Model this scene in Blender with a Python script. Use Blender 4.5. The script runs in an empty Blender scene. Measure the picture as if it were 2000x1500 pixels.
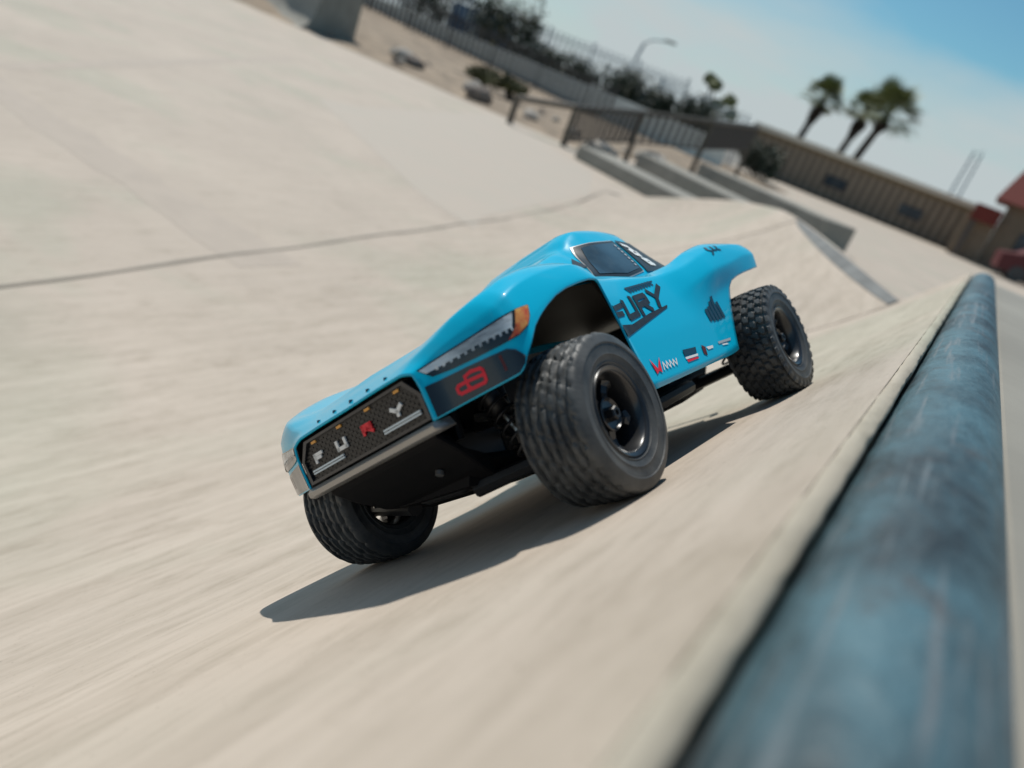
import bpy, bmesh, math, random
import numpy as np
from mathutils import Vector, Matrix
random.seed(7); np.random.seed(7)
scene = bpy.context.scene
COL = scene.collection
# ------------------------------------------------------------------ camera
cam_d = bpy.data.cameras.new('camera'); cam = bpy.data.objects.new('camera', cam_d); COL.objects.link(cam)
cam.matrix_world = Matrix(((0.783449, -0.476073, 0.399452, 0), (0.522072, 0.155511, -0.838605, 0),
                           (0.337117, 0.865547, 0.370379, 1.2), (0, 0, 0, 1)))
cam_d.sensor_width = 36; cam_d.lens = 27.18; cam_d.clip_start = .01; cam_d.clip_end = 2000
cam_d.dof.use_dof = True; cam_d.dof.focus_distance = .58; cam_d.dof.aperture_fstop = 4.6
scene.camera = cam
# ------------------------------------------------------------------ sky and sun
SUN = Vector((-.517, .354, .918)).normalized()
w = bpy.data.worlds.new('World'); scene.world = w; w.use_nodes = True
nt = w.node_tree; N = nt.nodes; K = nt.links
for n in list(N): N.remove(n)
out = N.new('ShaderNodeOutputWorld'); bg = N.new('ShaderNodeBackground'); bg.inputs[1].default_value = .1
sky = N.new('ShaderNodeTexSky'); sky.sky_type = 'NISHITA'; sky.sun_disc = False
sky.sun_elevation = math.asin(SUN.z); sky.sun_rotation = math.atan2(SUN.x, SUN.y)
sky.ozone_density = 1.2; sky.dust_density = .2; sky.air_density = 1.0
tc = N.new('ShaderNodeTexCoord'); mp = N.new('ShaderNodeMapping'); mp.inputs['Scale'].default_value = (1.0, 1.0, 3.6)
mp.inputs['Rotation'].default_value = (0.25, 0.1, 0.5); mp.inputs['Location'].default_value = (1.7, .1, .0)
nz = N.new('ShaderNodeTexNoise'); nz.inputs['Scale'].default_value = 1.7; nz.inputs['Detail'].default_value = 7; nz.inputs['Roughness'].default_value = .5
nz.inputs['Distortion'].default_value = .4
sx = N.new('ShaderNodeSeparateXYZ'); K.new(tc.outputs['Generated'], sx.inputs[0])   # thin cloud, thicker towards the horizon
hz = N.new('ShaderNodeMath'); hz.operation = 'MULTIPLY_ADD'; hz.inputs[1].default_value = -1.55; hz.inputs[2].default_value = .285; hz.use_clamp = False; K.new(sx.outputs['Z'], hz.inputs[0])
hm = N.new('ShaderNodeMath'); hm.operation = 'MAXIMUM'; hm.inputs[1].default_value = -.20; K.new(hz.outputs[0], hm.inputs[0])
ad = N.new('ShaderNodeMath'); ad.operation = 'ADD'; K.new(hm.outputs[0], ad.inputs[0])
rp = N.new('ShaderNodeValToRGB'); rp.color_ramp.elements[0].position = .38; rp.color_ramp.elements[1].position = .66
mx = N.new('ShaderNodeMix'); mx.data_type = 'RGBA'; mx.inputs[7].default_value = (6.0, 6.75, 6.9, 1)
K.new(tc.outputs['Generated'], mp.inputs[0]); K.new(mp.outputs[0], nz.inputs['Vector']); K.new(nz.outputs['Fac'], ad.inputs[1]); K.new(ad.outputs[0], rp.inputs[0])
K.new(rp.outputs[0], mx.inputs[0]); tn = N.new('ShaderNodeMix'); tn.data_type = 'RGBA'; tn.blend_type = 'MULTIPLY'; tn.inputs[0].default_value = 1; tn.inputs[7].default_value = (.62, .98, .98, 1); K.new(sky.outputs[0], tn.inputs[6]); K.new(tn.outputs[2], mx.inputs[6]); K.new(mx.outputs[2], bg.inputs[0]); K.new(bg.outputs[0], out.inputs[0])
sl = bpy.data.lights.new('sun', 'SUN'); sl.energy = 4.6; sl.angle = math.radians(.53); sl.color = (1, .955, .88)
so = bpy.data.objects.new('sun', sl); COL.objects.link(so); so.rotation_euler = SUN.to_track_quat('Z', 'Y').to_euler(); so.location = (-4, 3, 8)
vs = scene.view_settings; vs.view_transform = 'Standard'; vs.look = 'None'; vs.gamma = 1; vs.exposure = -.24; vs.use_curve_mapping = False

# ------------------------------------------------------------------ materials
MATS = {}
def mat(name, col, rough=.6, metal=0, coat=0, var=0, vscale=30, bump=0, bscale=200, stretch=None, spec=.5, col2=None, detail=6):
    m = bpy.data.materials.new(name); m.use_nodes = True; t = m.node_tree; p = t.nodes['Principled BSDF']
    p.inputs['Base Color'].default_value = (*col, 1); p.inputs['Roughness'].default_value = rough; p.inputs['Metallic'].default_value = metal
    p.inputs['Coat Weight'].default_value = coat; p.inputs['Coat Roughness'].default_value = .04; p.inputs['Specular IOR Level'].default_value = spec
    if var or bump:
        tc = t.nodes.new('ShaderNodeTexCoord'); mp = t.nodes.new('ShaderNodeMapping')
        if stretch: mp.inputs['Scale'].default_value = stretch
        t.links.new(tc.outputs['Object'], mp.inputs[0])
    if var:
        n = t.nodes.new('ShaderNodeTexNoise'); n.inputs['Scale'].default_value = vscale; n.inputs['Detail'].default_value = detail; n.inputs['Roughness'].default_value = .6
        r = t.nodes.new('ShaderNodeValToRGB'); c2 = col2 or tuple(c*(1-var) for c in col)
        r.color_ramp.elements[0].position = .36; r.color_ramp.elements[1].position = .64
        r.color_ramp.elements[0].color = (*c2, 1); r.color_ramp.elements[1].color = (*col, 1)
        t.links.new(mp.outputs[0], n.inputs['Vector']); t.links.new(n.outputs['Fac'], r.inputs[0]); t.links.new(r.outputs[0], p.inputs['Base Color'])
    if bump:
        n = t.nodes.new('ShaderNodeTexNoise'); n.inputs['Scale'].default_value = bscale; n.inputs['Detail'].default_value = 4
        b = t.nodes.new('ShaderNodeBump'); b.inputs['Strength'].default_value = bump; b.inputs['Distance'].default_value = .01
        t.links.new(mp.outputs[0], n.inputs['Vector']); t.links.new(n.outputs['Fac'], b.inputs['Height']); t.links.new(b.outputs[0], p.inputs['Normal'])
    MATS[name] = m; return m

def concrete(name, base, streak=.5):
    """steel-trowelled concrete: broad blotches, greenish cure stains, long trowel streaks along Y, fine grain"""
    m = bpy.data.materials.new(name); m.use_nodes = True; t = m.node_tree; p = t.nodes['Principled BSDF']; L = t.links.new
    p.inputs['Roughness'].default_value = .78; p.inputs['Specular IOR Level'].default_value = .25
    tc = t.nodes.new('ShaderNodeTexCoord')
    def noise(scale, st, det=5, rough=.55, dist=0):
        mp = t.nodes.new('ShaderNodeMapping'); mp.inputs['Scale'].default_value = st
        n = t.nodes.new('ShaderNodeTexNoise'); n.inputs['Scale'].default_value = scale; n.inputs['Detail'].default_value = det
        n.inputs['Roughness'].default_value = rough; n.inputs['Distortion'].default_value = dist
        L(tc.outputs['Object'], mp.inputs[0]); L(mp.outputs[0], n.inputs['Vector']); return n.outputs['Fac']
    def ramp(f, a, b, ca, cb):
        r = t.nodes.new('ShaderNodeValToRGB'); r.color_ramp.elements[0].position = a; r.color_ramp.elements[1].position = b
        r.color_ramp.elements[0].color = (*ca, 1); r.color_ramp.elements[1].color = (*cb, 1); L(f, r.inputs[0]); return r.outputs[0]
    def mul(a, b, fac=1.0, mode='MULTIPLY'):
        x = t.nodes.new('ShaderNodeMix'); x.data_type = 'RGBA'; x.blend_type = mode; x.inputs[0].default_value = fac; L(a, x.inputs[6]); L(b, x.inputs[7]); return x.outputs[2]
    c = ramp(noise(1.1, (1, 1, 1), 6, .6, .3), .35, .65, tuple(v*.9 for v in base), base)
    g = ramp(noise(.75, (1.0, 1.3, 1), 4, .5, .6), .50, .66, (1, 1, 1), (.90, .965, .94))
    s1 = ramp(noise(22, (1, .10, 1), 6, .68), .38, .60, (.86, .855, .84), (1.0, 1.0, 1.0))
    s2 = ramp(noise(70, (1, .22, 1), 5, .65), .30, .50, (.86, .855, .84), (1, 1, 1))
    d = ramp(noise(13, (1, .4, 1), 9, .75), .32, .47, (.80, .79, .765), (1, 1, 1))
    pit = ramp(noise(420, (1, .6, 1), 2, .5), .24, .31, (.55, .53, .50), (1, 1, 1)); c = mul(c, pit, .8)
    vo = t.nodes.new('ShaderNodeTexVoronoi'); vo.feature = 'DISTANCE_TO_EDGE'; vo.inputs['Scale'].default_value = .9   # a few hairline cracks
    wv = t.nodes.new('ShaderNodeTexNoise'); wv.inputs['Scale'].default_value = 3; wv.inputs['Detail'].default_value = 8; mv_ = t.nodes.new('ShaderNodeVectorMath'); mv_.operation = 'ADD'
    L(tc.outputs['Object'], wv.inputs['Vector']); L(tc.outputs['Object'], mv_.inputs[0]); L(wv.outputs['Color'], mv_.inputs[1]); L(mv_.outputs[0], vo.inputs['Vector'])
    ck = ramp(vo.outputs['Distance'], .0012, .0035, (.62, .60, .57), (1, 1, 1)); c = mul(c, ck, .12)
    c = mul(c, g); c = mul(c, s1, streak); c = mul(c, s2, streak); c = mul(c, d, .85)
    L(c, p.inputs['Base Color'])
    b = t.nodes.new('ShaderNodeBump'); b.inputs['Strength'].default_value = .12; b.inputs['Distance'].default_value = .004
    L(noise(160, (1, .4, 1), 4), b.inputs['Height']); L(b.outputs[0], p.inputs['Normal'])
    MATS[name] = m; return m
concrete('bank_concrete', (.535, .458, .382), .95)
concrete('floor_concrete', (.535, .458, .382), .5)
concrete('lip_concrete', (.55, .49, .395), .8)
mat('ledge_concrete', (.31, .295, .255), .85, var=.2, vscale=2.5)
mat('joint', (.23, .205, .17), .9)
mat('joint_fine', (.20, .15, .12), .9)
mat('seam_patch', (.455, .386, .320), .8, var=.08, vscale=6)
mat('green_patch', (.450, .398, .333), .8, var=.1, vscale=1.6, col2=(.465, .400, .334))
mat('green_seam', (.455, .425, .355), .8, var=.1, vscale=5, col2=(.50, .445, .375))
mat('edge_grey', (.21, .215, .21), .85, .0, var=.3, vscale=8)
mat('dirt', (.36, .28, .20), .95, var=.5, vscale=1.6, bump=.6, bscale=6)
mat('asphalt', (.22, .205, .18), .9, var=.25, vscale=.5)
def coping_mat():
    m = mat('coping_paint', (.085, .165, .195), .48, .1, var=1, vscale=24, col2=(.028, .038, .042), stretch=(1, .5, 1), bump=.25, bscale=120, detail=8)
    t = m.node_tree; p = t.nodes['Principled BSDF']; L = t.links.new
    tc = t.nodes.new('ShaderNodeTexCoord'); mp = t.nodes.new('ShaderNodeMapping'); mp.inputs['Scale'].default_value = (1, .05, 1)
    n = t.nodes.new('ShaderNodeTexNoise'); n.inputs['Scale'].default_value = 170; n.inputs['Detail'].default_value = 6
    r = t.nodes.new('ShaderNodeValToRGB'); r.color_ramp.elements[0].position = .56; r.color_ramp.elements[1].position = .70
    x = t.nodes.new('ShaderNodeMix'); x.data_type = 'RGBA'; x.inputs[7].default_value = (.16, .185, .195, 1)
    old = p.inputs['Base Color'].links[0].from_socket
    L(tc.outputs['Object'], mp.inputs[0]); L(mp.outputs[0], n.inputs['Vector']); L(n.outputs['Fac'], r.inputs[0]); L(r.outputs[0], x.inputs[0]); L(old, x.inputs[6])
    n2 = t.nodes.new('ShaderNodeTexNoise'); n2.inputs['Scale'].default_value = 17; n2.inputs['Detail'].default_value = 9; n2.inputs['Roughness'].default_value = .7
    r2 = t.nodes.new('ShaderNodeValToRGB'); r2.color_ramp.elements[0].position = .57; r2.color_ramp.elements[1].position = .66; r2.color_ramp.elements[1].color = (.75, .75, .75, 1)
    x2 = t.nodes.new('ShaderNodeMix'); x2.data_type = 'RGBA'; x2.inputs[7].default_value = (.085, .068, .06, 1)
    L(tc.outputs['Object'], n2.inputs['Vector']); L(n2.outputs['Fac'], r2.inputs[0]); L(r2.outputs[0], x2.inputs[0]); L(x.outputs[2], x2.inputs[6]); L(x2.outputs[2], p.inputs['Base Color'])
coping_mat()
mat('body_cyan', (.0, .455, .69), .34, 0, .6, spec=.10)
mat('body_inner', (.040, .037, .032), .55, spec=.2)
mat('decal_black', (.012, .013, .016), .35, var=.6, vscale=260, col2=(.03, .026, .022))
mat('decal_dark_blue', (.008, .05, .085), .4)
mat('decal_cyan', (.0, .455, .69), .38, spec=.15)
mat('white', (.80, .80, .78), .45)
mat('decal_grey', (.38, .42, .45), .5)
mat('red', (.75, .012, .03), .4)
mat('grille_black', (.010, .010, .011), .32)
mat('grille_mesh', (.024, .024, .023), .4)
mat('panel_black', (.013, .016, .02), .22, 0, .5)
mat('chrome_dark', (.34, .33, .31), .32, .6)
mat('light_bar', (.62, .70, .74), .3)
mat('amber', (.75, .36, .07), .3)
mat('lens_grey', (.60, .67, .71), .18, 0, .6, var=.5, vscale=90, col2=(.09, .10, .115), stretch=(.3, .3, 1.3))
mat('lens_dark', (.016, .018, .02), .2, 0, .6)
mat('lens_amber', (.72, .40, .10), .25, 0, .5, var=1, vscale=120, col2=(.50, .05, .02))
mat('glass_dark', (.035, .055, .065), .12, 0, .5, var=.5, vscale=60)
mat('glass_pane', (.03, .045, .06), .1)
mat('window_trim', (.02, .022, .024), .35)
mat('silver_trim', (.5, .5, .48), .35, .4)
mat('rubber', (.030, .034, .037), .52, var=.55, vscale=38, col2=(.085, .088, .086), bump=.06, bscale=500, spec=.45)
mat('rim_black', (.016, .017, .019), .3, 0, .45)
mat('chassis_black', (.006, .006, .007), .75, spec=.2)
mat('plastic_black', (.014, .014, .015), .4)
mat('steel', (.45, .44, .42), .3, .9)
mat('fence_dark', (.075, .065, .058), .6)
mat('fence_pale', (.42, .47, .49), .6)
mat('rail_brown', (.10, .085, .065), .6, var=.3, vscale=5)
mat('wall_grey', (.80, .81, .75), .9, var=.15, vscale=1.2)
mat('rock', (.24, .20, .17), .95, var=.4, vscale=5, bump=.6, bscale=12)
mat('rock_pale', (.50, .45, .39), .95, var=.3, vscale=5, bump=.5, bscale=12)
mat('tan_siding', (.35, .285, .215), .85, var=.15, vscale=1.5)
mat('tan_batten', (.155, .12, .088), .85)  # darker than the siding: rib shadows put into the batten colour
mat('tan_fascia', (.20, .155, .10), .85)
mat('roof_white', (.66, .60, .50), .7)
mat('stucco', (.26, .195, .135), .9, var=.15, vscale=2)
mat('red_tile', (.19, .03, .02), .8, var=.3, vscale=6)
mat('maroon', (.095, .012, .014), .6)
mat('blue_panel', (.02, .10, .24), .5, var=.4, vscale=2)
mat('yellow_pipe', (.45, .36, .04), .5)
mat('dark_shed', (.03, .04, .045), .6)
mat('leaf_dark', (.030, .045, .022), .7, var=.5, vscale=3)
mat('leaf_olive', (.10, .10, .03), .7, var=.5, vscale=3)
mat('leaf_palm', (.21, .235, .08), .6, var=.5, vscale=2)
mat('palm_skirt', (.075, .05, .035), .9, var=.4, vscale=4)
mat('palm_trunk', (.23, .21, .19), .9, var=.3, vscale=4)
mat('bark', (.07, .055, .04), .9)
mat('pole_grey', (.42, .47, .50), .5)
mat('car_paint', (.25, .3, .34), .2, .3, .6)

# ------------------------------------------------------------------ helpers
def obj(name, verts, faces, m, parent=None, smooth=False, loc=None):
    me = bpy.data.meshes.new(name); me.from_pydata([tuple(map(float, v)) for v in verts], [], [tuple(int(i) for i in f) for f in faces]); me.update()
    if smooth: me.polygons.foreach_set('use_smooth', [True]*len(me.polygons))
    o = bpy.data.objects.new(name, me); COL.objects.link(o)
    for q in (m if isinstance(m, (list, tuple)) else [m]): me.materials.append(MATS[q])
    if parent: o.parent = parent
    if loc is not None: o.location = loc
    return o
def share(name, src, parent, loc, rot=(0, 0, 0), scl=(1, 1, 1)):
    o = bpy.data.objects.new(name, src.data); COL.objects.link(o); o.parent = parent; o.location = loc; o.rotation_euler = rot; o.scale = scl; return o
def empty(name, loc=(0, 0, 0), rz=0):
    o = bpy.data.objects.new(name, None); COL.objects.link(o); o.location = loc; o.rotation_euler = (0, 0, rz); o.empty_display_size = .1; return o
def tag(o, label=None, cat=None, group=None, kind=None):
    if label: o['label'] = label
    if cat: o['category'] = cat
    if group: o['group'] = group
    if kind: o['kind'] = kind
    return o
class MB:
    def __init__(s): s.v = []; s.f = []
    def add(s, v, f):
        n = len(s.v); s.v += [tuple(p) for p in v]; s.f += [tuple(i+n for i in q) for q in f]; return s
    def box(s, a, b, c=.0):
        (x0, y0, z0), (x1, y1, z1) = a, b
        if c <= 0:
            v = [(x0, y0, z0), (x1, y0, z0), (x1, y1, z0), (x0, y1, z0), (x0, y0, z1), (x1, y0, z1), (x1, y1, z1), (x0, y1, z1)]
            return s.add(v, [(3, 2, 1, 0), (4, 5, 6, 7), (0, 1, 5, 4), (1, 2, 6, 5), (2, 3, 7, 6), (3, 0, 4, 7)])
        bm = bmesh.new(); bmesh.ops.create_cube(bm, size=1)
        for q in bm.verts: q.co = ((x0+x1)/2+q.co.x*(x1-x0), (y0+y1)/2+q.co.y*(y1-y0), (z0+z1)/2+q.co.z*(z1-z0))
        bmesh.ops.bevel(bm, geom=list(bm.edges), offset=c, segments=2, affect='EDGES', profile=.5)
        bm.verts.ensure_lookup_table(); bm.verts.index_update()
        s.add([q.co[:] for q in bm.verts], [[q.index for q in f.verts] for f in bm.faces]); bm.free(); return s
    def tube(s, pts, r, n=10, cap=True):
        pts = [Vector(p) for p in pts]; rr = r if isinstance(r, (list, tuple)) else [r]*len(pts); rings = []
        for i, p in enumerate(pts):
            d = (pts[min(i+1, len(pts)-1)]-pts[max(i-1, 0)]).normalized()
            a = d.cross(Vector((0, 0, 1)) if abs(d.z) < .9 else Vector((1, 0, 0))).normalized(); b = d.cross(a)
            rings.append([p+(a*math.cos(2*math.pi*k/n)+b*math.sin(2*math.pi*k/n))*rr[i] for k in range(n)])
        v = [q for R in rings for q in R]; f = []
        for i in range(len(pts)-1):
            for k in range(n): f.append((i*n+k, i*n+(k+1) % n, (i+1)*n+(k+1) % n, (i+1)*n+k))
        if cap: f.append(tuple(range(n))[::-1]); f.append(tuple((len(pts)-1)*n+k for k in range(n)))
        return s.add(v, f)
    def lathe(s, prof, n=48, closed=False, axis='y'):
        """prof: (r, a) pairs, turned round the y axis"""
        v = []; f = []; m = len(prof)
        for k in range(n):
            c, q = math.cos(2*math.pi*k/n), math.sin(2*math.pi*k/n)
            for r, a in prof: v.append((r*c, a, r*q))
        for k in range(n):
            k2 = (k+1) % n
            for i in range(m if closed else m-1):
                j = (i+1) % m; f.append((k*m+i, k*m+j, k2*m+j, k2*m+i))
        return s.add(v, f)
    def build(s, name, m, parent=None, smooth=False, loc=None): return obj(name, s.v, s.f, m, parent, smooth, loc)
def autosmooth(o, ang=35):
    me = o.data; me.polygons.foreach_set('use_smooth', [True]*len(me.polygons))
    bm = bmesh.new(); bm.from_mesh(me); a = math.radians(ang)
    for e in bm.edges:
        if len(e.link_faces) == 2 and e.calc_face_angle(0) > a: e.smooth = False
    bm.to_mesh(me); bm.free(); return o
def recalc(o):
    bm = bmesh.new(); bm.from_mesh(o.data); bmesh.ops.recalc_face_normals(bm, faces=bm.faces); bm.to_mesh(o.data); bm.free(); return o
def grid(P):
    n, m = len(P), len(P[0]); v = [p for r in P for p in r]
    return v, [(i*m+j, (i+1)*m+j, (i+1)*m+j+1, i*m+j+1) for i in range(n-1) for j in range(m-1)]
def pchip(xs, ys, x):
    xs = np.asarray(xs, float); ys = np.asarray(ys, float); x = np.clip(np.asarray(x, float), xs[0], xs[-1])
    h = np.diff(xs); d = np.diff(ys)/h; m = np.zeros_like(ys)
    for i in range(1, len(xs)-1):
        if d[i-1]*d[i] > 0:
            w1, w2 = 2*h[i]+h[i-1], h[i]+2*h[i-1]; m[i] = (w1+w2)/(w1/d[i-1]+w2/d[i])
    m[0], m[-1] = d[0], d[-1]
    k = np.clip(np.searchsorted(xs, x)-1, 0, len(xs)-2); t = (x-xs[k])/h[k]
    return (2*t**3-3*t**2+1)*ys[k]+(t**3-2*t**2+t)*h[k]*m[k]+(-2*t**3+3*t**2)*ys[k+1]+(t**3-t**2)*h[k]*m[k+1]

# ------------------------------------------------------------------ ground, skate-park surfaces
R0, TOE = 2.81, -2.24
def arcz(x): return R0-math.sqrt(R0*R0-(x-TOE)**2) if x > TOE else 0.0
v, f = grid([[(x, y, -.03) for y in (-400, -20, 20, 60, 150, 900)] for x in (-700, -60, -20, 20, 60, 700)])
tag(obj('ground', v, f, 'asphalt'), kind='structure')
sl_pts = [(-40, -8), (TOE, -8), (TOE, 2.5), (-3.0, 4.6), (-3.7, 7.5), (-4.5, 10), (-4.0, 10.6), (3, 10.6), (3, 45.5), (-13.5, 45.5), (-7.6, 22), (-7.3, 14.15), (-40, 14.6)]
fl = obj('skatepark_floor', [(x, y, 0) for x, y in sl_pts]+[(x, y, -.1) for x, y in sl_pts],
         [tuple(range(len(sl_pts)))]+[(i, i+len(sl_pts), (i+1) % len(sl_pts)+len(sl_pts), (i+1) % len(sl_pts)) for i in range(len(sl_pts))], 'floor_concrete')
tag(fl, kind='structure')
xs = [TOE]+list(np.linspace(TOE+.02, -.0095, 60)); ys = np.linspace(-4, 2.5, 40)
P = [[(x, y, arcz(x)) for y in ys] for x in xs]
qp = obj('quarter_pipe', *grid(P), 'bank_concrete', smooth=True); tag(qp, kind='structure')
# hip bank that carries the transition round to the left and fades into the floor
crest = [(-.13, 2.5, .957), (-.95, 4.85, .916), (-2.11, 8.0, .703), (-4.2, 9.8, .03)]
toe = [(TOE, 2.5), (-3.0, 4.6), (-3.7, 7.5), (-4.5, 10)]
ts = [0, .35, .75, 1]; tt = np.linspace(0, 1, 40)
cx, cy, cz = (pchip(ts, [c[i] for c in crest], tt) for i in range(3)); ux, uy = (pchip(ts, [c[i] for c in toe], tt) for i in range(2))
def bank_pt(i, k):
    wd = math.hypot(cx[i]-ux[i], cy[i]-uy[i]); h = cz[i]; Rl = (wd*wd+h*h)/(2*h); d = k*wd
    return (ux[i]+(cx[i]-ux[i])*k, uy[i]+(cy[i]-uy[i])*k, (Rl-math.sqrt(max(Rl*Rl-d*d, 0))) if wd < Rl else h*k**1.6)
P = [[bank_pt(i, k) for k in np.linspace(0, 1, 30)]+[(cx[i]+.03, cy[i]+.05, cz[i]-.004), (cx[i]+.75, cy[i]+.7, -.01)] for i in range(len(tt))]
tag(obj('hip_bank', *grid(P), 'bank_concrete', smooth=True), kind='structure')
lip = MB(); YL = (-4, 2.5)
prof = [(-.0115, 1.0975), (-.0098, 1.1000), (-.0082, 1.1008), (-.0020, 1.0998), (-.0005, 1.098), (.0010, 1.06)]
lip.add(*grid([[(x+random.uniform(-.0007, .0007)*(k > 0), y, z+random.uniform(-.0005, .0004)*(0 < k < 5)) for y in np.linspace(*YL, 420)] for k, (x, z) in enumerate(prof)]))
tag(lip.build('concrete_lip', 'lip_concrete', smooth=True), kind='structure')
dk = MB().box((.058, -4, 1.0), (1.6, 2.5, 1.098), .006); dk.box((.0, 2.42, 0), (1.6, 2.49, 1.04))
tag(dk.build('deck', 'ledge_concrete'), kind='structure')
# joints, seams and patches, thin sheets following the surface
def ribbon(name, pts, wd, m, zf, parent, lift=.003, fade=0):
    P = []
    for i, p in enumerate(pts):
        a = Vector(pts[max(i-1, 0)]); b = Vector(pts[min(i+1, len(pts)-1)]); d = (b-a).normalized(); n = Vector((-d.y, d.x))
        ww = wd*(.75+.5*random.random())/2
        P.append([(p[0]+n.x*q*ww, p[1]+n.y*q*ww, zf(p[0]+n.x*q*ww, p[1]+n.y*q*ww, i)+lift) for q in (-1, 0, 1)])
    return obj(name, *grid(P), m, parent)
flat = lambda x, y, i: 0
tl = [(-2.42-.193*(y-1.27)+.008*math.sin(y*5), y) for y in np.linspace(.45, 5.6, 30)]
ribbon('expansion_joint', tl, .020, 'joint', flat, fl, .0022)
ribbon('expansion_joint', [(-3.26, 5.6), (-3.6, 7), (-4.0, 8.4), (-4.5, 10)], .012, 'joint', flat, fl, .0022)
ribbon('seam', [(-2.5-i*.2, 2.45+.004*i) for i in range(24)], .30, 'seam_patch', flat, fl, .001)
ribbon('seam', [(-5.6-i*.5, 2.8+.75*i) for i in range(9)], .16, 'seam_patch', flat, fl, .001)
arcf = lambda x, y, i: arcz(x)
c2 = []
def bank_f(i, k):
    a = int(i); b = min(a+1, len(tt)-1); return tuple(np.array(bank_pt(a, k))*(1-(i-a))+np.array(bank_pt(b, k))*(i-a))
for a in np.linspace(0, 1, 40): c2.append(bank_f(float(np.interp(a, [0, .15, .35, .6, 1], [14, 15, 15.9, 15.6, 12])), 1-a*.62))
P = [[(p[0], p[1]-.009, p[2]+.004), (p[0], p[1]+.009, p[2]+.004)] for p in c2]
obj('expansion_joint', *grid(P), 'joint_fine', bpy.data.objects['hip_bank'])
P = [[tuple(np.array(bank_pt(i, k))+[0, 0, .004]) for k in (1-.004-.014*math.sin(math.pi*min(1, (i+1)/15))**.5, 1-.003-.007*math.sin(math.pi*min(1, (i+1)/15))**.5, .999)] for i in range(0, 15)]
obj('crest_strip', *grid(P), 'edge_grey', bpy.data.objects['hip_bank'])  # thin grey ribbon just under the hip crest, darker than the concrete
# worn greenish pad poured on the floor
pad = [(-6.75, 6.7), (-6.9, 7.0), (-6.85, 7.4), (-9.2, 14.0), (-5.5, 11.5), (-4.2, 8.9), (-3.25, 5.2), (-3.0, 4.75), (-3.6, 4.9)]
bm = bmesh.new(); bm.faces.new([bm.verts.new((x, y, .0015)) for x, y in pad]); me = bpy.data.meshes.new('pad'); bm.to_mesh(me); bm.free()
po = bpy.data.objects.new('concrete_pad', me); COL.objects.link(po); me.materials.append(MATS['green_patch']); tag(po, kind='structure')
# dirt berm behind the floor
P = []
for i in range(40):
    x = -45+i*(37.6/39); row = []
    for j in range(22):
        y = 14.1+j*1.0+(.25*math.sin(x*1.7) if j == 0 else 0); h = .14*(1-math.exp(-(y-14.1)/1.5))*(1 if x < -9 else max(0, (-7.4-x)/1.6))
        h += max(0, -x-15)*.055*(1-math.exp(-(y-14.1)/7))
        row.append((x, y, -.02+h+random.uniform(-.03, .03)*(j > 0)))
    P.append(row)
tag(obj('dirt_berm', *grid(P), 'dirt', smooth=True), kind='structure')

# ------------------------------------------------------------------ coping
cp = MB().tube([(.0325, y, 1.085) for y in np.linspace(-1.2, 2.5, 60)], .0315, 48).build('coping_pipe', 'coping_paint', smooth=True)
autosmooth(cp, 40); tag(cp, 'long worn blue steel coping pipe along the top of the quarter pipe', 'coping')

# ------------------------------------------------------------------ ledges
def ledge(a, b, ztop, depth, label):
    a, b = Vector((*a, 0)), Vector((*b, 0)); d = b-a; L = d.length; rz = math.atan2(d.y, d.x)
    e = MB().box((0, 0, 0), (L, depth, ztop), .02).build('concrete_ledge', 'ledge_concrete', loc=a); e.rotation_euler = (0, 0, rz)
    tag(e, label, 'ledge', 'long concrete ledges'); return e
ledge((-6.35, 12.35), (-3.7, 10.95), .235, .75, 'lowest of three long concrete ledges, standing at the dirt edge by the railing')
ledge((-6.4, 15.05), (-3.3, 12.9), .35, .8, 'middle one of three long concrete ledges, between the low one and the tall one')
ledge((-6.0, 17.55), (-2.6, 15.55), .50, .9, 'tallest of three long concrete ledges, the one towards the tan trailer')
# ------------------------------------------------------------------ stair railing
rl = empty('stair_railing', (-7.25, 14, 0))
def loc(p, e): return (p[0]-e.location.x, p[1]-e.location.y, p[2]-e.location.z)
posts = [(-8.42, 13.3, 0, .50), (-7.25, 13.5, 0, .73), (-7.04, 16, 0, 1.05), (-6.26, 18, 0, 1.39), (-6.43, 22, 0, 1.70)]
for x, y, z0, z1 in posts: MB().box((x-.05-rl.location.x, y-.04-14, z0), (x+.05-rl.location.x, y+.04-14, z1), .006).build('post', 'rail_brown', rl)
for (a, b) in zip(posts[:-1], posts[1:]):
    va, vb = Vector((a[0], a[1], a[3])), Vector((b[0], b[1], b[3])); MB().tube([loc(va, rl), loc(vb, rl)], .055, 8).build('top_rail', 'rail_brown', rl)
    if a is posts[0]: continue
    n = int((vb-va).length/.22)
    vz = Vector((0, 0, .62)); MB().tube([loc(va-vz, rl), loc(vb-vz, rl)], .025, 6).build('bottom_rail', 'rail_brown', rl)
    for i in range(1, n):
        p = va.lerp(vb, i/n); MB().box((p.x-.04-rl.location.x, p.y-.02-14, p.z-.62), (p.x+.04-rl.location.x, p.y+.02-14, p.z)).build('baluster', 'fence_dark', rl)
tag(rl, 'low brown metal railing with balusters climbing beside the concrete ledges', 'railing')
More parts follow.
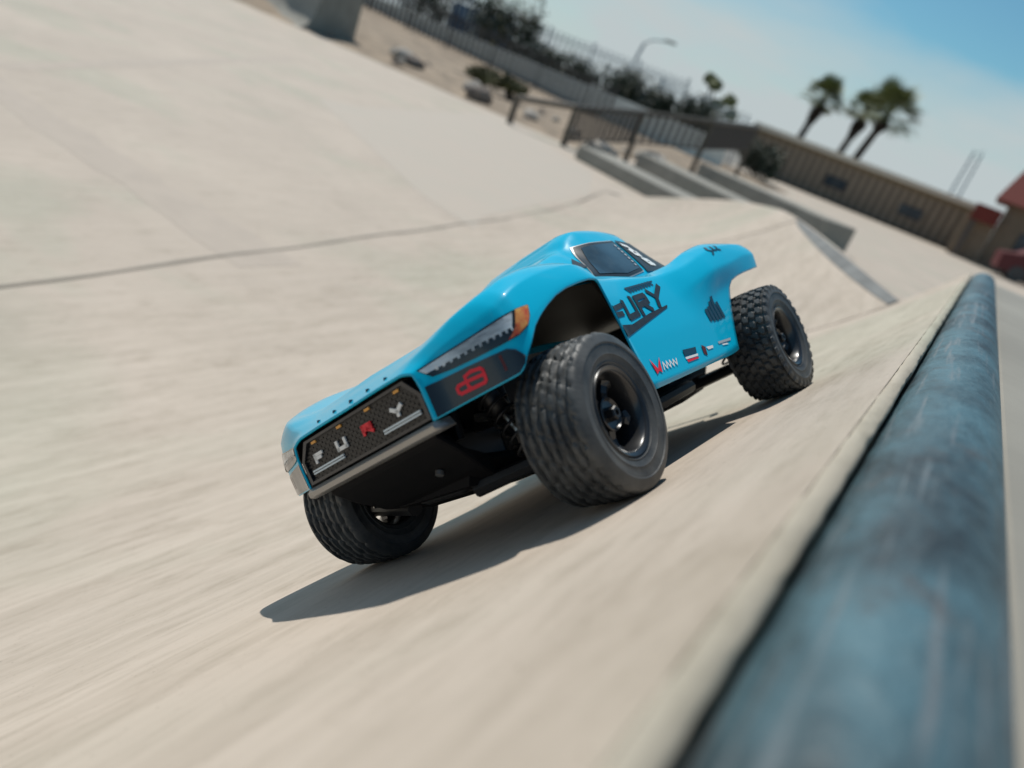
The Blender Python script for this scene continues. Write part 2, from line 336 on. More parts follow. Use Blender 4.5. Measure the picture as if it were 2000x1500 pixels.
# ------------------------------------------------------------------ wall and fences
wl = MB().box((-26, 0, -.2), (0, .25, 1.02), .01).build('retaining_wall', 'wall_grey', loc=(-9.6, 30.2, 0)); wl.rotation_euler = (0, math.radians(.9), 0); tag(wl, 'long plain grey retaining wall behind the dirt berm', 'wall')
def fence(name, a, b, h, sp, pw, m, label, z0=0, za=0):
    a, b = Vector(a), Vector(b); e = empty(name, a, math.atan2(b.y-a.y, b.x-a.x)); L = (b-a).xy.length; n = int(L/sp); sl = (b.z-a.z)/L
    pk = MB().box((-pw/2, -pw/2, 0), (pw/2, pw/2, h)).build('picket', m, e)
    pk.location = (0, 0, 0)
    for i in range(1, n+1): share('picket', pk, e, (i*sp, 0, i*sp*sl))
    for zz in (.12*h, .9*h): MB().tube([(0, .03, zz), (L, .03, zz+L*sl)], .022, 6).build('rail', m, e)
    ps = None
    for i in range(0, int(L/2.4)+1):
        x = i*2.4
        if ps is None: ps = MB().box((-.045, -.045, -.3), (.045, .045, h+.08)).build('post', m, e, loc=(x, .04, x*sl))
        else: share('post', ps, e, (x, .04, x*sl))
    tag(e, label, 'fence'); return e
fence('picket_fence', (-32, 28.6, 1.0), (-14.0, 28.6, .1), 1.3, .30, .085, 'fence_dark', 'dark metal picket fence along the dirt berm in front of the grey wall')
fence('tall_fence', (-30, 33, .3), (-13, 33, .1), 2.6, .3, .06, 'fence_pale', 'tall pale mesh fence rising behind the dark bushes', )
fence('tall_fence', (-15.6, 36, .2), (-10.9, 36, .1), 2.3, .3, .06, 'fence_pale', 'short run of pale fence beside the lone branching tree')
# ------------------------------------------------------------------ rocks and bench on the berm
def rock(p, s, m, label, group=None):
    bm = bmesh.new(); bmesh.ops.create_icosphere(bm, subdivisions=2, radius=1)
    for q in bm.verts:
        k = 1+random.uniform(-.18, .18); q.co = (q.co.x*s[0]*k, q.co.y*s[1]*k, max(q.co.z, -.5)*s[2]*k)
    me = bpy.data.meshes.new('rock'); bm.to_mesh(me); bm.free(); me.materials.append(MATS[m]); o = bpy.data.objects.new('rock', me); COL.objects.link(o); o.location = p
    o.rotation_euler = (0, 0, random.uniform(0, 3)); tag(o, label, 'rock', group)
rock((-10.5, 15.0, .14), (.32, .26, .22), 'rock', 'big dark brown rock at the edge of the concrete below the grey wall')
for p in [(-11.6, 16.2), (-9.4, 15.6), (-8.7, 16.4), (-12.4, 17.5), (-8.2, 15.4), (-13.2, 15.4), (-9.9, 17.6)]:
    s = random.uniform(.12, .24); rock((p[0], p[1], .14), (s, s*.8, s*.6), random.choice(['rock_pale', 'rock_pale', 'rock']), 'small rough stone scattered on the dirt berm', 'stones on the berm')
rock((-7.0, 14.6, .12), (.4, .25, .16), 'rock_pale', 'pale flat boulder beside the first railing post')
rock((-6.75, 16.6, .18), (.42, .28, .2), 'rock_pale', 'pale boulder between the middle railing posts')
rock((-13.9, 16.2, .2), (.34, .26, .2), 'rock_pale', 'pale stone block leaning on a darker one on the dirt slope')
rock((-13.35, 16.0, .16), (.3, .24, .2), 'rock', 'dark stone block beside the pale one on the dirt slope')
rnd_ = random.Random(11)
for k in range(26):
    x = rnd_.uniform(-15.2, -7.8); y = 14.5+rnd_.random()*5; a = rnd_.uniform(.05, .13); rock((x, y, .10), (a, a*.8, a*.6), rnd_.choice(['rock_pale', 'rock', 'rock']), 'small rough stone scattered on the dirt berm', 'stones on the berm')
# curved bowl wall at the far left, facing the camera side
q = empty('bowl_wall', (-15.6, 14.3, 0)); path = [(0, 0), (-.5, .22), (-1.2, .55), (-2.4, 1.1), (-4.2, 2.1), (-8, 4), (-14, 6)]
prf = [(0, 0), (.10, .03), (.26, .14), (.40, .36), (.50, .75), (.54, 1.2), (.55, 1.7), (1.9, 1.7), (1.9, 0)]
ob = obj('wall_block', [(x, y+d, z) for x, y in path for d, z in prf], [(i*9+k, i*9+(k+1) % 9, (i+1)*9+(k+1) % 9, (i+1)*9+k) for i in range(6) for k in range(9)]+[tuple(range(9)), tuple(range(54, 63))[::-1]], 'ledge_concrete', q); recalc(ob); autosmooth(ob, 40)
MB().tube([(x, y+.54, 1.7) for x, y in path], .03, 10).build('coping', 'edge_grey', q)
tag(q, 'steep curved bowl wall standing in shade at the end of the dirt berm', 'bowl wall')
# ------------------------------------------------------------------ foliage
def leaves(c, r, n, size, rnd, flat_=.7):
    m = MB()
    for i in range(n):
        d = Vector((rnd.gauss(0, 1), rnd.gauss(0, 1), rnd.gauss(0, 1))).normalized()*(rnd.random()**.45)
        p = Vector((c[0]+d.x*r[0], c[1]+d.y*r[1], c[2]+d.z*r[2])); a = Vector((rnd.uniform(-1, 1), rnd.uniform(-1, 1), rnd.uniform(-1, 1))).normalized(); b = a.orthogonal().normalized(); s = size*rnd.uniform(.6, 1.4)
        m.add([p-a*s, p+b*s*.5, p+a*s, p-b*s*.5], [(0, 1, 2, 3)])
    return m
def bush(p, r, h, m, label, group, n=1400, size=.09, sd=0):
    rnd = random.Random(sd); e = empty('bush', p); mb = MB()
    for k in range(7):
        c = (rnd.uniform(-.55, .55)*r, rnd.uniform(-.4, .4)*r, h*rnd.uniform(.3, .72)); lv = leaves(c, (r*.5, r*.45, h*.3), n//7, size, rnd); mb.add(lv.v, lv.f)
    mb.build('foliage', m, e); st = MB()
    for k in range(4): st.tube([(0, 0, -.1), (rnd.uniform(-.3, .3)*r, rnd.uniform(-.3, .3)*r, h*.6)], [.05, .02], 6)
    st.build('stem', 'bark', e); tag(e, label, 'bush', group)
G = 'dark bushes behind the grey wall'
for i, (x, y, r, h) in enumerate([(-27.0, 31.8, 1.8, 4.3), (-23.2, 31.9, 1.7, 4.1), (-21.3, 31.7, 1.4, 3.7), (-19.2, 31.7, 1.2, 2.1), (-17.3, 31.7, 1.5, 2.1), (-15.6, 31.7, 1.6, 2.5), (-13.6, 31.7, 1.2, 2.1), (-11.9, 31.7, 1.0, 2.3)]):
    bush((x, y, .1), r, h, 'leaf_dark', 'dense dark green bush growing along the top of the grey wall', G, sd=i)
bush((-11.5, 34, 0), 1.3, 2.3, 'leaf_dark', 'dark rounded bush between the light pole and the lone tree', None, sd=21)
bush((-9.3, 34, 0), 1.2, 1.7, 'leaf_dark', 'low dark shrub at the left end of the tan trailer', None, sd=22)
bush((-11.9, 18.4, .12), .75, .62, 'leaf_olive', 'yellow green scrub growing on the dirt berm', None, 900, .06, 31)
bush((-13.3, 19.0, .12), .6, .55, 'leaf_olive', 'small olive scrub on the berm close to the bench', None, 700, .06, 32)
# lone branching tree
def tree(p, h, label):
    rnd = random.Random(5); e = empty('tree', p); tr = MB().tube([(0, 0, 0), (.1, 0, h*.3), (.25, 0, h*.5)], [.13, .1, .08], 8); cr = MB()
    for bx, bz in [(-.35, .95), (.1, .9), (1.0, .78), (1.3, .62), (.55, .66)]:
        tip = (bx, rnd.uniform(-.4, .4), h*bz); tr.tube([(.25, 0, h*.5), ((bx+.25)/2, 0, h*(bz+.5)/2-.05), tip], [.07, .05, .03], 6)
        lv = leaves(tip, (.38, .38, .30), 330, .09, rnd); cr.add(lv.v, lv.f)
    tr.build('trunk', 'bark', e); cr.build('crown', 'leaf_palm', e); tag(e, label, 'tree')
tree((-14.6, 40, 0), 3.6, 'lone small tree with separate leafy branches behind the railing')
# fan palms
def palm(p, top, r, label, sd, skirt=1.5, trunk='palm_trunk'):
    rnd = random.Random(sd); e = empty('palm_tree', p); t = Vector(top)-Vector(p)
    MB().tube([(0, 0, 0), t*.4+Vector((.15, 0, 0)), t*.75+Vector((.08, 0, 0)), t], [.34, .27, .25, .24], 12).build('trunk', trunk, e, smooth=True)
    sk = MB(); d = t.normalized()
    for i in range(130):
        a = rnd.uniform(0, 6.283); z = rnd.uniform(.2, skirt); o = t-d*(z*.75); rr = .2+.42*(1-z/skirt)
        q = o+Vector((math.cos(a)*rr, math.sin(a)*rr, -.6)); s = Vector((-math.sin(a), math.cos(a), 0))*.1
        sk.add([o+d*.3-s*.3, o+d*.3+s*.3, q+s, q-s], [(0, 1, 2, 3)])
    sk.build('dead_frond_skirt', 'palm_skirt', e); cr = MB()
    for i in range(62):
        a = rnd.uniform(0, 6.283); el = rnd.uniform(-.45, 1.4); L = r*rnd.uniform(.75, 1.05)
        dr = Vector((math.cos(a)*math.cos(el), math.sin(a)*math.cos(el), math.sin(el))); stem = t+dr*L*.5; side = dr.cross(Vector((0, 0, 1))).normalized(); up = side.cross(dr)
        cr.add([t+side*.03, t-side*.03, stem-side*.03, stem+side*.03], [(0, 1, 2, 3)])
        for k in range(11):
            f_ = (k-5)/5*1.25; dd = (dr*math.cos(f_)+side*math.sin(f_)).normalized(); ll = L*.62*(1-.25*abs(f_)/1.25); wv = up.cross(dd)*.055
            tip = stem+dd*ll+Vector((0, 0, -.16*ll)); mid = stem+dd*ll*.55
            cr.add([stem, mid+wv, tip, mid-wv], [(0, 1, 2, 3)])
    cr.build('crown', 'leaf_palm', e); tag(e, label, 'palm tree')
palm((-15.0, 60, 0), (-14.05, 60, 5.75), 1.9, 'fan palm with a dark skirt standing apart to the left of the palm pair', 1, 1.9)
palm((-12.6, 63, 0), (-11.55, 63, 6.0), 1.9, 'grey trunked fan palm half hidden behind the fuller palm', 2, 2.0)
palm((-11.0, 60, 0), (-9.65, 60, 6.15), 2.65, 'full crowned fan palm with a brown leaning trunk', 3, 1.0, 'palm_skirt')
# ------------------------------------------------------------------ light poles and a far mast
lp = empty('light_pole', (-22.2, 45, 0)); MB().tube([(0, 0, 0), (.75, 0, 4.3)], [.12, .09], 10).build('pole', 'pole_grey', lp); MB().tube([(.75, 0, 4.3), (1.2, 0, 4.62), (2.1, 0, 4.8)], .05, 8).build('arm', 'pole_grey', lp)
MB().box((1.95, -.15, 4.74), (2.6, .15, 4.86), .02).build('lamp_head', 'fence_dark', lp); tag(lp, 'pale street light pole with a curved arm above the bushes', 'light pole')
ms = empty('mast', (-6.9, 120, 0))
for sx in (-.5, .5):
    for sy in (-.5, .5): MB().tube([(sx*1.4, sy*1.4, 0), (sx, sy, 10.4)], .09, 6).build('leg', 'pole_grey', ms)
for z in np.arange(1, 10.4, .9): MB().tube([(-.6, -.6, z), (.6, -.6, z+.8)], .05, 6).build('brace', 'pole_grey', ms)
tag(ms, 'faint pale lattice mast far beyond the trailer', 'mast')
# ------------------------------------------------------------------ parked cars glimpsed behind the wall
def car(p, rz, label, m):
    e = empty('parked_car', p, rz)
    pr = [(-2.1, .35), (-2.15, .75), (-1.5, .92), (-.9, 1.38), (.6, 1.42), (1.25, .98), (2.0, .82), (2.1, .4)]; nn = len(pr); vv = [(x, s*(.85-.12*(z > 1.2)), z) for s in (-1, 1) for x, z in pr]
    b = obj('body', vv, [tuple(range(nn)), tuple(range(2*nn-1, nn-1, -1))]+[(i, i+nn, (i+1) % nn+nn, (i+1) % nn) for i in range(nn)], m, e); recalc(b)
    for s in (-1, 1):
        obj('side_window', [(-1.25, s*.83, .98), (-.82, s*.76, 1.32), (.5, s*.76, 1.34), (1.0, s*.82, 1.0)], [(0, 1, 2, 3)], 'glass_pane', e)
        for x in (-1.35, 1.3): MB().lathe([(.05, -.1), (.33, -.1), (.36, -.05), (.36, .05), (.33, .1), (.05, .1)], 20).build('wheel', 'rubber', e, loc=(x, s*.8, .34))
    tag(e, label, 'car')
car((-17.0, 38, .35), .2, 'grey parked car half hidden by bushes under the light pole', 'car_paint')
# ------------------------------------------------------------------ blue play structure
bs = empty('play_structure', (-24.6, 34.5, 0))
MB().box((-2.2, -.6, .6), (1.0, .6, 2.5), .03).build('panel', 'blue_panel', bs); MB().box((-2.4, -.8, 2.7), (2.4, .8, 2.85), .03).build('canopy', 'dark_shed', bs)
for x in (-2.3, 2.3): MB().tube([(x, 0, 0), (x, 0, 2.8)], .07, 8).build('post', 'dark_shed', bs)
MB().tube([(.1+1.0*math.cos(a), -.75, 1.9+.95*math.sin(a)) for a in np.linspace(-1.7, .9, 14)], .13, 10).build('climbing_hoop', 'yellow_pipe', bs, smooth=True)
tag(bs, 'blue play structure with a yellow curved pipe behind the picket fence', 'play structure')
# ------------------------------------------------------------------ tan trailer
tr = empty('office_trailer', (-7.0, 46.6, 0))
MB().box((-6.6, 0, .05), (6.1, 3.4, 2.02), .01).build('wall', 'tan_siding', tr)
MB().box((-6.62, -.05, 2.0), (6.12, 3.45, 2.24), .01).build('fascia', 'tan_fascia', tr)
MB().box((-6.8, -.3, 2.24), (6.3, 3.7, 2.5), .02).build('roof', 'roof_white', tr)
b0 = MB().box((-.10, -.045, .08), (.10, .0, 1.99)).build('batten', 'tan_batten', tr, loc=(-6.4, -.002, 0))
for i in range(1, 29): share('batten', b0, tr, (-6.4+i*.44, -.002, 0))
c0 = MB().box((-.05, -.32, 2.505), (.05, 3.68, 2.535)).build('roof_rib', 'roof_white', tr, loc=(-6.6, 0, 0))
for i in range(1, 43): share('roof_rib', c0, tr, (-6.6+i*.305, 0, 0))
for x in (-1.3, 2.85):
    fr = MB().box((x-.62, -.07, .72), (x+.62, -.047, 1.32)).build('window', 'fence_dark', tr)
    for k in (0, 1): MB().box((x-.57+k*.58, -.085, .77), (x-.01+k*.58, -.072, 1.27)).build('pane', 'glass_pane', fr)
tag(tr, 'long tan ribbed office trailer with two dark windows and pale roof edge', 'trailer')
# ------------------------------------------------------------------ red roofed building
rb = empty('red_roof_building', (2.4, 42, 0))
MB().box((-2.6, 0, 0), (5, 5, 3.0), .01).build('wall', 'stucco', rb); MB().box((-3.9, -.2, 0), (-2.61, .3, 1.95), .01).build('side_wall', 'stucco', rb)
def hip(name, x0, x1, y0, y1, z0, z1, m, parent, ins=1.2):
    return obj(name, [(x0, y0, z0), (x1, y0, z0), (x1, y1, z0), (x0, y1, z0), (x0+ins, (y0+y1)/2, z1), (x1-ins, (y0+y1)/2, z1)], [(0, 1, 5, 4), (1, 2, 5), (2, 3, 4, 5), (3, 0, 4), (3, 2, 1, 0)], m, parent)
hip('roof', -3.2, 5.6, -.6, 5.6, 2.9, 5.9, 'red_tile', rb, .8)
MB().box((-3.75, -.9, 1.75), (-2.62, -.22, 2.45), .02).build('awning', 'red_tile', rb)
wd_ = MB().box((-1.6, -.03, 1.1), (-.6, -.002, 1.9)).build('window', 'window_trim', rb); MB().box((-1.55, -.05, 1.15), (-.65, -.033, 1.85)).build('pane', 'glass_pane', wd_)
MB().box((-3.65, -.7, 0), (-3.45, -.5, 1.74)).build('post', 'fence_dark', rb)
tag(rb, 'tan stucco building with a red tiled hip roof beside the trailer', 'building')
mv = empty('maroon_van', (2.75, 38.6, 0), .12)
prv = [(-2.3, .3), (-2.35, .95), (-1.7, 1.1), (-1.0, 1.75), (2.2, 1.8), (2.35, 1.0), (2.35, .35)]; nn = len(prv); vv = [(x, s*(.92-.1*(z > 1.3)), z) for s in (-1, 1) for x, z in prv]
recalc(obj('body', vv, [tuple(range(nn)), tuple(range(2*nn-1, nn-1, -1))]+[(i, i+nn, (i+1) % nn+nn, (i+1) % nn) for i in range(nn)], 'maroon', mv))
for s in (-1, 1):
    for x0, x1 in ((-1.2, .1), (.25, 1.9)): obj('side_window', [(x0, s*.9, 1.12), (x0+.2, s*.85, 1.6), (x1, s*.85, 1.62), (x1, s*.9, 1.12)], [(0, 1, 2, 3)], 'glass_pane', mv)
    for x in (-1.5, 1.5): MB().lathe([(.05, -.1), (.3, -.1), (.34, -.05), (.34, .05), (.3, .1), (.05, .1)], 20).build('wheel', 'rubber', mv, loc=(x, s*.85, .34))
tag(mv, 'dark maroon van parked in front of the red roofed building', 'van')

# ================================================================== radio controlled truck
# local frame: X forward, Y left, Z up from the ground under the wheels
TRK = empty('radio_controlled_truck')
TRK.matrix_world = Matrix(((-0.042672, 0.675636, -0.736, -.17335), (-0.997646, -0.068394, -0.004943, .59338), (-0.053677, 0.734056, 0.676964, .90914), (0, 0, 0, 1)))
tag(TRK, 'blue radio controlled desert race truck banking along the concrete quarter pipe', 'toy truck')
WB, TRACK, RT = .164, .122, .0525
RA = math.asin(.09); RC, RS = math.cos(RA), math.sin(RA)
def B(p):  # the shell leans on its suspension
    x, y, z = p; return (x, y*RC-(z-.11)*RS, .11+y*RS+(z-.11)*RC)
def bobj(name, verts, faces, m, parent=TRK, smooth=False): return obj(name, [B(p) for p in verts], faces, m, parent, smooth)
ST = {
 .245: (.113, (.030, .1132), (.053, .1128), (.0625, .1095), (.0645, .100), (.0645, .09), (.064, .079)),
 .2385: (.1165, (.035, .117), (.058, .1172), (.0700, .1125), (.0725, .101), (.0722, .09), (.072, .080)),
 .230: (.1215, (.045, .1215), (.076, .1240), (.0875, .1175), (.0905, .103), (.0898, .092), (.0893, .0805)),
 .222: (.1255, (.05, .1252), (.089, .1308), (.1030, .1212), (.1080, .105), (.1075, .092), (.1070, .080)),
 .214: (.130, (.055, .1285), (.0995, .1348), (.1150, .1245), (.1205, .106), (.1200, .093), (.1195, .08)),
 .205: (.1315, (.058, .1295), (.105, .1380), (.1195, .129), (.1245, .109), (.124, .094), (.1235, .08)),
 .185: (.1365, (.060, .1335), (.108, .1440), (.1205, .135), (.1250, .116), (.125, .10), (.1245, .08)),
 .155: (.1435, (.061, .140), (.108, .1490), (.120, .140), (.1248, .126), (.125, .10), (.1245, .06)),
 .12: (.151, (.062, .146), (.106, .1505), (.119, .1425), (.1245, .130), (.125, .10), (.1245, .05)),
 .102: (.152, (.062, .147), (.103, .148), (.1165, .1405), (.1225, .129), (.1235, .095), (.1225, .044)),
 .084: (.152, (.06, .147), (.095, .145), (.109, .135), (.1135, .118), (.1165, .085), (.1185, .044)),
 .03: (.147, (.057, .145), (.09, .142), (.1035, .132), (.1105, .112), (.116, .08), (.118, .044)),
 -.03: (.143, (.058, .141), (.091, .137), (.104, .130), (.111, .108), (.116, .08), (.118, .044)),
 -.07: (.139, (.06, .1385), (.098, .140), (.1105, .132), (.1165, .114), (.1155, .088), (.1185, .045)),
 -.11: (.134, (.062, .136), (.103, .1490), (.1165, .139), (.1230, .121), (.1165, .100), (.1185, .05)),
 -.155: (.129, (.063, .133), (.105, .1540), (.119, .144), (.1245, .125), (.1195, .105), (.119, .06)),
 -.20: (.125, (.063, .13), (.104, .1525), (.118, .1450), (.1245, .130), (.122, .11), (.12, .07)),
 -.235: (.121, (.062, .125), (.10, .1495), (.1155, .1425), (.1225, .130), (.119, .11), (.118, .08)),
 -.255: (.118, (.06, .12), (.092, .128), (.104, .123), (.11, .117), (.11, .11), (.108, .09))}
SX = sorted(ST)
CTRL = np.array([[(0, ST[x][0])]+list(ST[x][1:]) for x in SX])
ZB = [(.245, .0795), (.2297, .0812), (.2185, .0822), (.2165, .0840), (.213, .0905), (.206, .0985), (.199, .105), (.189, .1108), (.178, .1158), (.164, .1210), (.148, .1248), (.130, .1272), (.115, .1285), (.105, .1283), (.1012, .1262), (.0998, .121), (.0996, .110), (.0985, .098), (.0940, .080), (.089, .061), (.0845, .0455), (.083, .044),
      (-.085, .045), (-.088, .0465), (-.100, .061), (-.112, .075), (-.125, .090), (-.1365, .1025), (-.145, .1080), (-.160, .1110), (-.180, .1130), (-.205, .1145), (-.218, .1155), (-.255, .117)]
zb_x = [p[0] for p in ZB[::-1]]; zb_z = [p[1] for p in ZB[::-1]]
def ctrl(x): return np.array([[float(pchip(SX, CTRL[:, i, k], x)) for k in (0, 1)] for i in range(7)])
def curve(x, n=12):
    C = ctrl(x); s = np.r_[0, np.cumsum(np.hypot(*np.diff(C, axis=0).T))]; q = np.concatenate([np.linspace(s[i], s[i+1], n, endpoint=False) for i in range(6)]+[[s[-1]]])
    k = .5; return np.c_[pchip(s, C[:, 0], q)*(1-k)+np.interp(q, s, C[:, 0])*k, pchip(s, C[:, 1], q)*(1-k)+np.interp(q, s, C[:, 1])*k], n
_cc = {}
def side_y(x, z):
    k = round(x, 4)
    if k not in _cc: c, n = curve(k, 16); _cc[k] = c[2*n:]
    c = _cc[k]; return float(np.interp(z, c[::-1, 1], c[::-1, 0]))
def section(x, zb):
    c, n = curve(x); inner = c[:3*n+1:2]; o = c[3*n:]
    zz = np.maximum(o[:, 1], -1); zc = max(zb, o[-1, 1]); L = np.interp(zc, zz[::-1], np.arange(len(o))[::-1]); q = np.linspace(0, L, 22)[1:]
    return np.r_[inner, np.c_[np.interp(q, np.arange(len(o)), o[:, 0]), np.interp(q, np.arange(len(o)), o[:, 1])]]
bx = np.unique(np.round(np.r_[np.linspace(-.226, -.1, 46), np.linspace(-.1, -.083, 20), np.linspace(-.083, .083, 34), np.linspace(.083, .109, 44), np.linspace(.109, .19, 26), np.linspace(.19, .245, 50)], 5))
rows = []
for x in bx:
    s = section(x, float(np.interp(x, zb_x, zb_z))); rows.append([(x, -y, z) for y, z in s[:0:-1]]+[(x, y, z) for y, z in s])
vb, fb = grid(rows)
body = bobj('body_shell', vb, fb, ['body_cyan', 'body_inner'], TRK, True); body['label'] = 'glossy cyan blue race truck shell with flared fenders'
bm = bmesh.new(); bm.from_mesh(body.data); bmesh.ops.recalc_face_normals(bm, faces=bm.faces)
up = sum(f_.normal.z*f_.calc_area() for f_ in bm.faces)
if up < 0: bmesh.ops.reverse_faces(bm, faces=bm.faces)
bm.to_mesh(body.data); bm.free()
sm = body.modifiers.new('thickness', 'SOLIDIFY'); sm.thickness = .0016; sm.offset = -1; sm.material_offset = 1; sm.material_offset_rim = 0
# ---- flat print and lenses laid on the shell's side
def decal(name, poly, m, parent=None, off=.0007, side=1, step=.004, yf=None, sx=None):
    bm = bmesh.new(); bm.faces.new([bm.verts.new((x, 0, z)) for x, z in poly])
    xs = [p[0] for p in poly]; zs = [p[1] for p in poly]
    for a, lo, hi in ((0, min(xs), max(xs)), (2, min(zs), max(zs))):
        st = (sx or step) if a == 0 else step; k = math.ceil(lo/st)*st
        while k < hi:
            co = [0, 0, 0]; co[a] = k; no = [0, 0, 0]; no[a] = 1
            bmesh.ops.bisect_plane(bm, geom=list(bm.verts)+list(bm.edges)+list(bm.faces), plane_co=co, plane_no=no); k += st
    bmesh.ops.triangulate(bm, faces=[f_ for f_ in bm.faces if len(f_.verts) > 4]); bm.verts.ensure_lookup_table(); bm.verts.index_update()
    V = []; yf = yf or side_y
    for q in bm.verts:
        x, z = q.co.x, q.co.z; y = yf(x, z); e = .0015; gx = (yf(x+e, z)-yf(x-e, z))/(2*e); gz = (yf(x, z+e)-yf(x, z-e))/(2*e); n = Vector((-gx, 1, -gz)).normalized()*off
        V.append(B((x+n.x, side*(y+n.y), z+n.z)))
    F = [[q.index for q in f_.verts] for f_ in bm.faces]; bm.free()
    o = obj(name, V, F, m, parent or body, True); 
    return o
def stroke(pts, wd):
    """a polyline as quads in the (x, z) plane"""
    out = []
    for a, b in zip(pts[:-1], pts[1:]):
        d = Vector((b[0]-a[0], b[1]-a[1])); d.normalize(); n = Vector((-d.y, d.x))*wd/2; e = d*wd*.35
        out.append([(a[0]-e.x+n.x, a[1]-e.y+n.y), (b[0]+e.x+n.x, b[1]+e.y+n.y), (b[0]+e.x-n.x, b[1]+e.y-n.y), (a[0]-e.x-n.x, a[1]-e.y-n.y)])
    return out
def joined(name, polys, m, parent=None, **k):
    os_ = [decal(name, p, m, parent, **k) for p in polys]; mb = MB()
    for o in os_: mb.add([v.co[:] for v in o.data.vertices], [list(p.vertices) for p in o.data.polygons])
    for o in os_: me = o.data; bpy.data.objects.remove(o); bpy.data.meshes.remove(me)
    return mb.build(name, m, parent or body, True)
HL = [(.2425, .110), (.2354, .1118), (.225, .1142), (.2165, .1165), (.206, .1180), (.1962, .1186), (.2000, .112), (.206, .1062), (.213, .1026), (.2201, .1017), (.2268, .1016), (.2328, .1018), (.2387, .103)]
HG = [(.2419, .1092), (.2355, .1108), (.2252, .1131), (.2160, .1154), (.2100, .1165), (.2145, .1082), (.2259, .1078), (.2341, .1065), (.2400, .106)]
HA = [(.2082, .1172), (.2030, .1178), (.1975, .1181), (.2010, .112), (.2065, .1068), (.213, .1034), (.2175, .1024), (.2130, .108)]
PN = [(.2430, .0994), (.230, .0993), (.2189, .0985), (.2165, .0960), (.2140, .0905), (.2152, .0870), (.2180, .0832), (.2297, .0820), (.2430, .0805)]
HOLE = lambda a, b, c, d: [a, b, c, d]
for s in (1, -1):
    h = decal('headlight', HL, 'lens_dark', TRK, .0006, s, .003, sx=.001); decal('reflector', HG, 'lens_grey', h, .0010, s, .003, sx=.001); decal('turn_signal', HA, 'lens_amber', h, .0012, s, .003, sx=.001)
    for k in range(12):
        xt = .2365-k*.00195; zt = .1068+k*.00010; decal('lens_tooth', [(xt, zt+.0012), (xt-.0009, zt+.0013), (xt-.0005, zt-.0016), (xt+.0002, zt-.0016)], 'lens_grey', h, .0011, s, .003, sx=.001)
    pn = decal('side_panel', PN, 'panel_black', TRK, .0006, s, .003, sx=.001)
    # strokes given as (distance along the panel, height), laid at even width
    def ax(u): return .2425-.3687*u
    e8 = [(.0310, .0948), (.0355, .0960), (.0420, .0953), (.0435, .0938), (.0432, .0880), (.0418, .0868), (.0330, .0868), (.0312, .0884), (.0310, .0948)]
    em = stroke(e8, .0021)+stroke([(.0312, .0918), (.0433, .0914)], .0021)+stroke([(.0312, .0918), (.0250, .0916), (.0236, .0904), (.0236, .0880), (.0250, .0868), (.0330, .0868)], .0021)
    if s > 0: joined('emblem', [[(ax(u), z) for u, z in q] for q in em], 'red', pn, off=.0011, side=s, step=.002, sx=.0007)
    decal('side_marker', [(.2216, .0971), (.2209, .0969), (.2207, .0876), (.2215, .0874)], 'maroon', pn, .0011, s, sx=.0005)
# FURY block on the left door
joined('door_graphic', [[(.0926, .0958), (.0850, .0942), (.0700, .0930), (.0518, .0956), (.0332, .0982), (-.0055, .1018), (-.0033, .0996), (.0885, .0844)]], 'decal_black', body, off=.0006)
TT = [(.0958, .1072), (.0662, .1114), (.0424, .1148), (.0134, .1166), (-.0190, .1202)]; BB = [(.0930, .0978), (.0706, .0960), (.0460, .0986), (.0200, .1012), (-.0060, .1036)]
def uv(u, v):
    i = min(int(u), 3); t = u-i; a = Vector(TT[i]).lerp(Vector(TT[i+1]), t); b = Vector(BB[i]).lerp(Vector(BB[i+1]), t); p = b.lerp(a, v); return (p.x, p.y)
GL = {0: [[(.10, 0), (.10, 1)], [(.10, .87), (.95, .87)], [(.10, .45), (.80, .45)]], 1: [[(.14, 1), (.14, .13), (.84, .13), (.84, 1)]], 2: [[(.14, 0), (.14, .87), (.80, .87), (.82, .50), (.14, .46)], [(.45, .46), (.88, 0)]], 3: [[(.10, 1), (.48, .50), (.46, 0)], [(.90, 1), (.48, .50)]]}
for i in range(4): joined('letter', [q for l in GL[i] for q in stroke([uv(i+u, v) for u, v in l], .0047 if i != 0 else .0040)], 'decal_black', body, off=.0006+.00005*i)
joined('small_lettering', [q for i in range(9) for q in stroke([(.036-i*.0056, .1188+i*.0004), (.0395-i*.0056, .1222+i*.0004)], .0022)]+stroke([(.0405, .1228), (-.013, .1254)], .0014), 'decal_dark_blue', body, off=.0006)
bars = [(-.0655, .0775, .0890), (-.0725, .0768, .0905), (-.0795, .0765, .0945), (-.0865, .0768, .0985), (-.0935, .0772, .0925)]
joined('bar_logo', [[(x+.0028, z0), (x+.0028, z1), (x-.0028, z1+.001), (x-.0028, z0+.0005)] for x, z0, z1 in bars], 'decal_dark_blue', body, off=.0006)
joined('red_mark', [[(.0744, .0653), (.0686, .0566), (.0685, .0550), (.0735, .0530)], [(.0587, .0644), (.0650, .0529), (.0685, .0550), (.0686, .0566)]], 'red', body, off=.0007)
zz = [(.0600-i*.0029, .0598-.0001*i if i % 2 else .0545) for i in range(10)]
joined('white_lettering', [q for i in range(9) for q in stroke([zz[i], zz[i+1]], .0013)], 'white', body, off=.0007)
decal('sticker', [(.0165, .0632), (-.008, .0619), (-.0047, .0572), (.0179, .0581)], 'decal_dark_blue', body, .0006)
decal('sticker', [(.0181, .0572), (-.0058, .0565), (-.0046, .0547), (.0182, .0553)], 'white', body, .0006)
decal('sticker', [(.0176, .0548), (-.004, .0541), (-.0039, .0527), (.0172, .0528)], 'red', body, .0006)
decal('sticker', [(-.0196, .0618), (-.0255, .0592), (-.0216, .052), (-.0166, .0543)], 'maroon', body, .0006)
